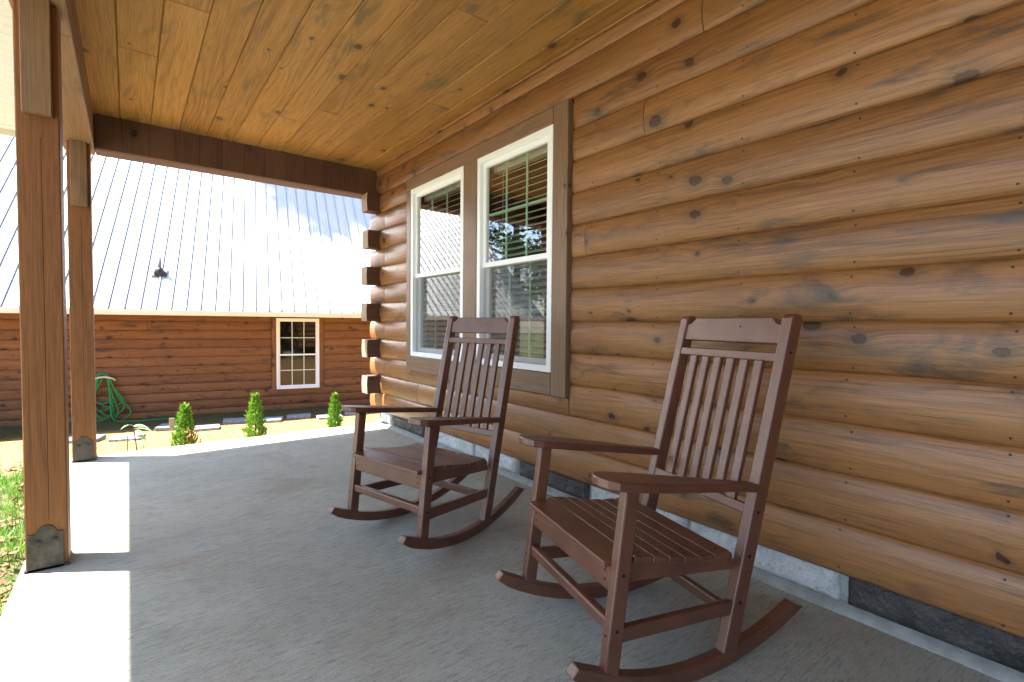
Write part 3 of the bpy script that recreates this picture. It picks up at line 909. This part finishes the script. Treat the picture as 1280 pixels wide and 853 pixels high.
# ------------------------------------------------------------------ shrubs
def shrub(x, y, h, w, lab, rust=False, seed=1):
    random.seed(seed)
    z = gz(x, y)
    e = empty('arborvitae_shrub', (x, y, z)); tag(e, lab, 'shrub', 'young arborvitae along the porch end')
    b = MB(); b.tube([(x, y, z - .02), (x + .004, y, z + h * .5), (x, y, z + h * .96)], [.012, .008, .002], 7); part(b, 'stem', 'stem', e)
    f = MB(); g = MB()
    clumps = []
    for i in range(260):
        t = random.random() ** 1.15
        rr = w * .5 * (1 - t) ** .72 * (1.05 if t > .1 else .75)
        ang = random.uniform(0, 6.283); q = rr * random.uniform(.35, 1.08)
        clumps.append((V((x + q * math.cos(ang), y + q * math.sin(ang), z + .015 + t * h * .95)), ang, t, q))
    for k in range(4):   # leader tips
        clumps.append((V((x + random.uniform(-.012, .012), y + random.uniform(-.012, .012), z + h * (.90 + .03 * k))), random.uniform(0, 6.28), .97, .004))
    for (c, ang, t, q) in clumps:
        tone = random.random()
        n = 16
        sl = random.uniform(.03, .065) * (1 - .35 * t)
        fan = V((math.cos(ang), math.sin(ang), random.uniform(1.3, 2.4))).normalized()
        side = V((-math.sin(ang + random.uniform(-.8, .8)), math.cos(ang), .1)).normalized()
        mb = g if (rust and math.cos(ang - 5.9) > .25 and t < .48 and random.random() < .85) else f
        for i in range(n):
            u = random.uniform(-1, 1)
            d = (fan + side * u * .8).normalized()
            p = c + d * random.uniform(0, sl)
            leaf_mesh(mb, p, d + V((random.uniform(-.2, .2), random.uniform(-.2, .2), random.uniform(-.1, .3))), random.uniform(.007, .013), random.uniform(.014, .030), min(1, max(0, tone * .7 + random.uniform(-.1, .4))))
    part(f, 'foliage', 'cedar', e, True)
    if rust:
        go = part(g, 'dead_foliage', 'rust', e, True); go['label'] = 'rust brown dead sprays low on one side'
shrub(-1.615, 5.22, .44, .20, 'young arborvitae shrub with rust brown dead sprays, beside the pink tag', True, 3)
shrub(-1.045, 5.26, .48, .19, 'middle young arborvitae shrub, taller and evenly bright green, beyond the slab edge', False, 5)
shrub(-.285, 5.26, .42, .135, 'slim young arborvitae shrub closest to the house corner', False, 8)
random.seed(21)
# plant tag
tg = MB(); tg.board((-1.72, 5.30, .065), (.14, .045, .003), (0, 0, 1), (1, .1, 0), 0, .001)
tgo = tg
e = empty('plant_tag', (-1.70, 5.30, gz(-1.7, 5.3))); tag(e, 'small faded pink plant tag standing against the rust tinged shrub', 'plant tag')
b = MB(); b.board((-1.705, 5.30, .115), (.10, .040, .003), (0, 0, 1), (1, .1, 0), 0, .001); part(b, 'card', 'tagpink', e)
b = MB(); b.board((-1.705, 5.303, -.06), (.26, .008, .003), (0, 0, 1), (1, .1, 0), 0, 0); part(b, 'stake', 'gutter', e)

# pale weed beside the slab
wx, wy = -1.97, 5.42; wz = gz(wx, wy)
e = empty('weed', (wx, wy, wz)); tag(e, 'pale spindly weed with drooping leaves in the dry grass beyond the slab', 'weed')
b = MB(); b.tube(smooth([(wx + .02, wy, wz - .02), (wx + .01, wy, wz + .14), (wx - .01, wy, wz + .30)], 5), [.005] * 11, 6)
b.tube(smooth([(wx - .05, wy + .02, wz - .02), (wx - .05, wy, wz + .10), (wx - .045, wy, wz + .22)], 5), [.004] * 11, 6); part(b, 'stem', 'stem', e)
f = MB()
for (dx, dz, ang, l) in ((-.01, .30, 2.6, .10), (-.01, .29, .2, .12), (0, .27, -.3, .13), (0, .24, .6, .10), (-.045, .22, 2.9, .09), (-.045, .21, 2.2, .10), (-.045, .17, 1.2, .08), (.01, .2, -.8, .10), (.01, .15, 3.3, .08)):
    o = V((wx + dx, wy, wz + dz)); hd = V((math.cos(ang), math.sin(ang) * .6, 0)); sd = V((-hd.y, hd.x, .2)).normalized()
    prev = None; vs = []
    for i in range(6):
        t = i / 5; wd = .026 * math.sin(math.pi * min(.98, t * .95 + .05)); p = o + hd * l * t + V((0, 0, .05 * t - .085 * t * t))
        vs += [p - sd * wd, p + sd * wd]
    f.raw(vs, [[2 * i, 2 * i + 1, 2 * i + 3, 2 * i + 2] for i in range(5)], None, 0, True, random.random())
part(f, 'leaf', 'weed', e, True)

# ------------------------------------------------------------------ grass, straw, mulch (nobody could count it)
def blades(name, mat, label, cat, n, region, hmin, hmax, wd, lean, clump=0):
    b = MB(); i = 0
    while i < n:
        x, y = region()
        z = gz(x, y)
        k = 5 if clump else 1
        tn = random.random()
        for _ in range(k):
            i += 1
            xx = x + random.gauss(0, .02) * clump; yy = y + random.gauss(0, .02) * clump
            h = random.uniform(hmin, hmax); a = random.uniform(0, 6.283); ln = random.uniform(0, lean)
            d = V((math.cos(a) * ln, math.sin(a) * ln, 1)).normalized(); s = V((-math.sin(a), math.cos(a), 0)) * wd * random.uniform(.7, 1.3)
            p = V((xx, yy, z - .01))
            b.raw([p - s, p + s, p + d * h * .55 + s * .7, p + d * h * .55 - s * .7, p + d * h + V((math.cos(a), math.sin(a), -.4)) * h * .25 * ln], [[0, 1, 2, 3], [3, 2, 4]], None, 0, False, min(1, max(0, tn * .7 + random.random() * .4)))
    o = b.build(name, mat, None, True); tag(o, label, cat, kind='stuff'); return o
def reg_grass():
    while True:
        x = -2.38 - random.random() ** 1.5 * 3.2; y = random.uniform(1.6, 6.1)
        if y > 5.3 + .5 * mnoise.noise(V((x * 1.7, y, 3))): continue
        if mnoise.noise(V((x * 2.4, y * 2.4, 9))) < -.28: continue
        return x, y
blades('grass', 'grass', 'sunlit green grass growing beside the porch slab', 'grass', 17000, reg_grass, .035, .11, .0025, .8, 1)
def reg_straw():
    while True:
        x = random.uniform(-5.5, 2.6); y = 4.95 + random.random() ** 1.2 * 5.6
        if x < -2.4 and y < 5.4: continue
        if (V((x, y, 0)) - Q0).dot(NV) < .9: continue
        return x, y
blades('dry_grass', 'straw', 'sunlit dry straw coloured grass between the porch and the cabin', 'dry grass', 26000, reg_straw, .02, .07, .003, 2.6, 1)
def reg_tuft():
    x = random.uniform(-4.5, 2.4); d = 1.0 + random.uniform(-.9, .5)
    p = Q0 + DV * ((x - Q0.x) / DV.x) + NV * d
    return p.x, p.y
blades('shaded_grass', 'grass', 'thin green grass in the shade along the cabin wall', 'grass', 3500, reg_tuft, .02, .06, .003, 1.5, 1)
b = MB()
for i in range(420):
    y = random.uniform(1.8, 6.2); x = -2.40 - abs(random.gauss(0, .14))
    if i > 250: x = random.uniform(-4.5, -2.4); y = 5.75 + random.gauss(0, .16)
    p = V((x, y, gz(x, y) + random.uniform(.0, .03))); a = random.uniform(0, 6.28)
    b.board(p, (random.uniform(.02, .07), random.uniform(.01, .025), random.uniform(.004, .01)), (math.cos(a), math.sin(a), random.uniform(-.4, .4)), (-math.sin(a), math.cos(a), random.uniform(-.5, .5)), 0, 0)
b.tint = [random.random() for _ in b.v]
for i in range(0, len(b.tint), 8): b.tint[i:i + 8] = [b.tint[i]] * 8
o = b.build('bark_mulch', 'mulch', None, True); tag(o, 'red brown bark chips scattered along the slab edge', 'mulch', kind='stuff')

# ------------------------------------------------------------------ trees beyond the left gable (mirrored in the window, shading the roof)
def tree(name, x, y, h, crown_r, crown_z0, n, lab, mat, seed, lf=.16):
    random.seed(seed)
    z = gz(x, y); e = empty(name, (x, y, z)); tag(e, lab, 'tree', None)
    b = MB(); lean = random.uniform(-.3, .3)
    tp = smooth([(x, y, z - .3), (x + lean * .3, y, z + h * .35), (x + lean, y + .2, z + h * .7), (x + lean, y, z + h * .97)], 6)
    rad = [.28 * (1 - i / len(tp)) ** .8 * h / 18 + .02 for i in range(len(tp))]
    b.tube(tp, rad, 9)
    cl = []
    for i in range(34):
        t = random.uniform(crown_z0, .97); a = random.uniform(0, 6.283)
        L = crown_r * (1 - ((t - crown_z0) / (1 - crown_z0)) ** 1.6 * .75) * random.uniform(.55, 1.1)
        p0 = V((x + lean * t, y, z + h * t)); p1 = p0 + V((math.cos(a) * L * .55, math.sin(a) * L * .55, L * .12)); p2 = p0 + V((math.cos(a) * L, math.sin(a) * L, L * random.uniform(.0, .35)))
        b.tube(smooth([p0, p1, p2], 4), [.07, .06, .055, .05, .045, .035, .03, .02, .01], 6)
        for q in (.45, .65, .82, 1.0):
            c = p0.lerp(p2, q); cl.append((c, .32 + .12 * L * random.uniform(.6, 1.3)))
    part(b, 'trunk', 'bark', e)
    f = MB()
    for i in range(n):
        c, r = random.choice(cl)
        p = c + V((random.gauss(0, r * .55), random.gauss(0, r * .55), random.gauss(0, r * .42)))
        leaf_mesh(f, p, (random.uniform(-1, 1), random.uniform(-1, 1), random.uniform(-.8, .8)), lf * random.uniform(.5, .9), lf * random.uniform(.8, 1.6), min(1, max(0, random.gauss(.45, .28))))
    part(f, 'crown', mat, e, True)
p = Q(-9.85, 0, -7.6); tree('pine_tree', p.x, p.y, 30.0, 1.7, .86, 8500, 'tallest pine tree standing behind the cabin, casting its shade on the white roof', 'pine', 11, .26)
p = Q(-12.2, 0, -1.0); tree('leafy_tree', p.x, p.y, 9.5, 2.9, .2, 9000, 'round leafy tree left of the cabin gable, mirrored in the porch window', 'leaf', 12, .15)
p = Q(-16.5, 0, 4.5); tree('leafy_tree', p.x, p.y, 11.0, 3.6, .2, 9000, 'wide leafy tree out on the lawn far left of the cabin', 'leaf', 13, .17)
p = Q(-15.5, 0, -6.0); tree('leafy_tree', p.x, p.y, 14.0, 4.0, .2, 9000, 'tall leafy tree at the back left of the cabin', 'leaf', 14, .18)
random.seed(77)

# ------------------------------------------------------------------ rocking chairs
def post_y(z): return -.083 - (z - .03) * .2493          # front face of the back posts
def leg_y(z): return .345 - (z - .10) * .123             # front face of the front legs
def rock_bot(y):
    Rr = .85 if y > 0 else 1.05
    return Rr - math.sqrt(Rr * Rr - y * y)
SEAT = [(.335, .396), (.30, .402), (.25, .401), (.19, .394), (.125, .380), (.07, .369), (.02, .362), (-.05, .358), (-.10, .360)]
def seat_z(y):
    for (a, za), (c, zc) in zip(SEAT, SEAT[1:]):
        if a >= y >= c: return za + (zc - za) * (a - y) / (a - c)
    return SEAT[0][1] if y > SEAT[0][0] else SEAT[-1][1]

def slab_from(prof, xa, xb, bev=.004, taper=None, mi=0):
    """side profile (y, z) given thickness between x=xa and x=xb; returns MB with bevelled edges"""
    bm = bmesh.new()
    n = len(prof)
    fa = (lambda y: xa) if not callable(xa) else xa; fb = (lambda y: xb) if not callable(xb) else xb
    va = [bm.verts.new((fa(p[0]), p[0], p[1])) for p in prof]; vb = [bm.verts.new((fb(p[0]), p[0], p[1])) for p in prof]
    bm.faces.new(va[::-1]); bm.faces.new(vb)
    for i in range(n):
        j = (i + 1) % n; bm.faces.new([va[i], va[j], vb[j], vb[i]])
    bmesh.ops.recalc_face_normals(bm, faces=bm.faces)
    bm.edges.ensure_lookup_table()
    es = [e for e in bm.edges if len(e.link_faces) == 2 and e.calc_face_angle(0) > .6]
    if bev: bmesh.ops.bevel(bm, geom=es, offset=bev, segments=2, affect='EDGES', profile=.5, clamp_overlap=True)
    bm.verts.index_update()
    m = MB(); m.raw([v.co.copy() for v in bm.verts], [[v.index for v in f.verts] for f in bm.faces], None, mi, False)
    bm.free(); return m

def make_chair(label):
    root = empty('rocking_chair'); tag(root, label, 'rocking chair', 'brown rocking chairs on the porch')
    B = lambda mb, nm: mb.build(nm, ['plastic', 'black'], root)
    for sd in (-1, 1):
        # rocker
        ys = [-.452 + .045 * i for i in range(21)]; ys = [y for y in ys if y <= .44]
        lo = [(y, rock_bot(y)) for y in ys]
        th = .044
        hi = [(y - math.copysign(0, y) + (-.012 * y), rock_bot(y) + th) for y in ys[1:-1]]
        prof = lo[:1] + lo[1:] + [(.446, rock_bot(.44) + .012), (.425, rock_bot(.42) + th + .002)] + hi[::-1][1:] 
        cx = lambda y: sd * (.2285 + (y + .11) / .43 * .0235)
        m = slab_from(prof, lambda y: cx(y) - .018, lambda y: cx(y) + .018, .004)
        B(m, 'rocker')
        # front leg
        zt = .585
        m = slab_from([(leg_y(.085), .085), (leg_y(zt), zt), (leg_y(zt) - .045, zt), (leg_y(.085) - .045, .075)], sd * .252 - .0165, sd * .252 + .0165, .005)
        for z in (.22, .365, .19):
            yy = leg_y(z) - .022
            if z != .19: m.disc((sd * .2685, yy, z), (sd, 0, 0), .0048, 8, 1, .001)
        m.disc((sd * .252, leg_y(.205), .205), (0, 1, 0), .0035, 7, 1, .001)
        B(m, 'front_leg')
        # back post
        a, c = .04, 1.060
        prof = [(post_y(a), a), (post_y(c - .012), c - .012), (post_y(c) - .008, c), (post_y(c) - .038, c), (post_y(c) - .047, c - .012), (post_y(a) - .052, a - .012)]
        m = slab_from(prof, sd * .2285 - .0185, sd * .2285 + .0185, .005)
        for z in (.19, .325, .455, .94):
            m.disc((sd * .247, post_y(z) - .024, z), (sd, 0, 0), .0048, 8, 1, .001)
        B(m, 'back_post')
        # arm: plan outline swept with a slope
        out = [(.352, .205), (.362, .225), (.364, .255), (.352, .283), (.325, .297), (.26, .301), (.14, .293), (.02, .274), (-.07, .260), (-.15, .2495), (-.228, .249), (-.228, .211), (-.10, .206), (.05, .196), (.20, .186), (.30, .186), (.335, .192)]
        bm = bmesh.new()
        za = lambda y: .543 + (y + .2) * .155
        top = [bm.verts.new((sd * x, y, za(y))) for (y, x) in out]; bot = [bm.verts.new((sd * x, y, za(y) - .026)) for (y, x) in out]
        bm.faces.new(top); bm.faces.new(bot[::-1])
        for i in range(len(out)):
            j = (i + 1) % len(out); bm.faces.new([top[i], bot[i], bot[j], top[j]])
        bmesh.ops.recalc_face_normals(bm, faces=bm.faces)
        bmesh.ops.bevel(bm, geom=[e for e in bm.edges if len(e.link_faces) == 2 and e.calc_face_angle(0) > 1.0], offset=.005, segments=2, affect='EDGES', profile=.5)
        bm.verts.index_update(); m = MB(); m.raw([v.co.copy() for v in bm.verts], [[v.index for v in f.verts] for f in bm.faces]); bm.free()
        B(m, 'arm')
        # side apron under the seat
        pr = [(y, seat_z(y) - .019) for y in (.285, .25, .19, .125, .07, .02, -.05, -.125)] + [(-.135, .288), (.27, .325)]
        B(slab_from(pr, sd * .222 - .011, sd * .222 + .011, .003), 'side_apron')
        # side stretcher
        m = MB(); p0 = V((sd * .249, leg_y(.2) - .046, .199)); p1 = V((sd * .230, post_y(.175) - .002, .175))
        m.board((p0 + p1) / 2, ((p1 - p0).length, .022, .042), p1 - p0, (1, 0, 0), 0, .005, 0, 2); B(m, 'side_stretcher')
    # front apron, stretchers
    m = MB(); m.board((0, leg_y(.35) - .013, .349), (.470, .022, .078), (1, 0, 0), (0, 1, 0), 0, .004, 0, 2)
    for sx in (-.215, .215):
        for z in (.336, .362): m.disc((sx, leg_y(.35) - .002, z), (0, 1, 0), .0035, 7, 1, .001)
    B(m, 'front_apron')
    m = MB(); m.board((0, leg_y(.224) - .020, .224), (.470, .026, .036), (1, 0, 0), (0, 1, 0), 0, .006, 0, 2); B(m, 'front_stretcher')
    m = MB(); m.board((0, post_y(.15) - .022, .15), (.42, .024, .036), (1, 0, 0), (0, 1, 0), 0, .006, 0, 2); B(m, 'back_stretcher')
    # seat slats with gaps following the scooped profile
    m = MB(); edges = [.334, .243, .181, .127, .072, .020, -.036, -.098]
    for i in range(7):
        ya, yb = edges[i] - .0022, edges[i + 1] + .0022
        za, zb = seat_z(ya), seat_z(yb); mid = ((ya + yb) / 2, (za + zb) / 2)
        A = V((0, yb - ya, zb - za)); w = .238 if i == 0 else .251
        N = V((0, -A.z, A.y)).normalized(); N = N if N.z > 0 else -N
        m.board(V((0, mid[0], mid[1])) - N * .009, (2 * w, A.length, .018), (1, 0, 0), A, 0, .003, 0, 2)
        for sx in (-.225, .225):
            m.disc(V((sx, mid[0], mid[1])), N, .0035, 7, 1, .0008)
    B(m, 'seat')
    # back rails (in the plane of the posts, slightly set back)
    def rail(z0, z1, outline, nm, inset=.008, th=.022):
        bm = bmesh.new(); f = [bm.verts.new((x, post_y(z) - inset, z)) for x, z in outline]; k = [bm.verts.new((x, post_y(z) - inset - th, z - th * .25)) for x, z in outline]
        bm.faces.new(f); bm.faces.new(k[::-1])
        for i in range(len(f)):
            j = (i + 1) % len(f); bm.faces.new([f[i], k[i], k[j], f[j]])
        bmesh.ops.recalc_face_normals(bm, faces=bm.faces)
        bmesh.ops.bevel(bm, geom=[e for e in bm.edges if e.calc_face_angle(0) > .9], offset=.004, segments=2, affect='EDGES', profile=.5)
        bm.verts.index_update(); m = MB(); m.raw([v.co.copy() for v in bm.verts], [[v.index for v in q.verts] for q in bm.faces]); bm.free()
        if nm == 'top_rail': m.disc((-.05, post_y(1.02) - inset, 1.02), (0, 1, .25), .0035, 7, 1, .001)
        B(m, nm)
    rail(0, 0, [(-.213, .967), (.213, .967), (.213, 1.028), (.190, 1.032), (.170, 1.052), (-.170, 1.052), (-.190, 1.032), (-.213, 1.028)], 'top_rail')
    rail(0, 0, [(-.213, .910), (.213, .910), (.213, .939), (-.213, .939)], 'middle_rail', .004, .026)
    rail(0, 0, [(-.213, .443), (.213, .443), (.213, .473), (-.213, .473)], 'lower_rail', .004, .026)
    for i in range(6):
        x = (i - 2.5) * .0582
        m = MB(); p0 = V((x, post_y(.462) - .020, .462)); p1 = V((x, post_y(.92) - .020, .92))
        m.board((p0 + p1) / 2, ((p1 - p0).length, .033, .019), p1 - p0, (1, 0, 0), 0, .005, 0, 2); B(m, 'back_slat')
    return root
chair = make_chair('brown slatted rocking chair in the foreground, standing clear of the window and nearest the viewer')
def copy_tree(o, parent=None):
    c = o.copy(); COL.objects.link(c)
    if parent is not None: c.parent = parent
    for ch in list(o.children): copy_tree(ch, c)
    return c
chair2 = copy_tree(chair)
chair2['label'] = 'brown slatted rocking chair further back, standing in front of the white double window'
for o, x, y, t, tl in ((chair, -.635, 1.008, -.263, 0.0), (chair2, -.767, 2.206, .25, -.018)):
    o.location = (x, y, 0.001); o.rotation_euler = (tl, 0, math.pi / 2 + t)

# ------------------------------------------------------------------ camera
f_px, yaw, pit, rol = 619.0, .659333, -.0329545, .0090039
fw = V((math.sin(yaw) * math.cos(pit), math.cos(yaw) * math.cos(pit), math.sin(pit)))
rt = V((math.cos(yaw), -math.sin(yaw), 0)); up = rt.cross(fw)
r2 = rt * math.cos(rol) + up * math.sin(rol); u2 = -rt * math.sin(rol) + up * math.cos(rol)
cam = bpy.data.cameras.new('Camera'); co = bpy.data.objects.new('Camera', cam); COL.objects.link(co)
co.matrix_world = Matrix(((r2.x, u2.x, -fw.x, CAM.x), (r2.y, u2.y, -fw.y, CAM.y), (r2.z, u2.z, -fw.z, CAM.z), (0, 0, 0, 1)))
cam.sensor_width = 36; cam.lens = f_px / 1280 * 36; cam.clip_end = 500; cam.clip_start = .05
scene.camera = co

# ------------------------------------------------------------------ light
EL = R(60); SH = V((-.83, .556, 0)).normalized()
S = V((SH.x * math.cos(EL), SH.y * math.cos(EL), math.sin(EL)))
sl = bpy.data.lights.new('Sun', 'SUN'); sl.energy = 4.3; sl.angle = R(.5); sl.color = (1, .94, .84)
so = bpy.data.objects.new('Sun', sl); COL.objects.link(so); so.rotation_euler = (-S).to_track_quat('-Z', 'Y').to_euler()
so.location = (-10, 8, 20)
w = bpy.data.worlds.new('World'); scene.world = w; w.use_nodes = True
nt = w.node_tree; nt.nodes.clear()
sk = nt.nodes.new('ShaderNodeTexSky'); sk.sky_type = 'NISHITA'; sk.sun_disc = False
sk.sun_elevation = EL; sk.sun_rotation = math.atan2(SH.x, SH.y); sk.air_density = .8; sk.dust_density = 1.2; sk.ozone_density = 1.0
bg = nt.nodes.new('ShaderNodeBackground'); bg.inputs[1].default_value = .085
ow = nt.nodes.new('ShaderNodeOutputWorld')
nt.links.new(sk.outputs[0], bg.inputs[0]); nt.links.new(bg.outputs[0], ow.inputs[0])

vs_ = scene.view_settings
vs_.view_transform = 'Standard'; vs_.look = 'None'; vs_.exposure = 3.0; vs_.gamma = 1.0; vs_.use_curve_mapping = False
scene.cycles.max_bounces = 10; scene.cycles.diffuse_bounces = 6; scene.cycles.glossy_bounces = 5; scene.cycles.transparent_max_bounces = 12
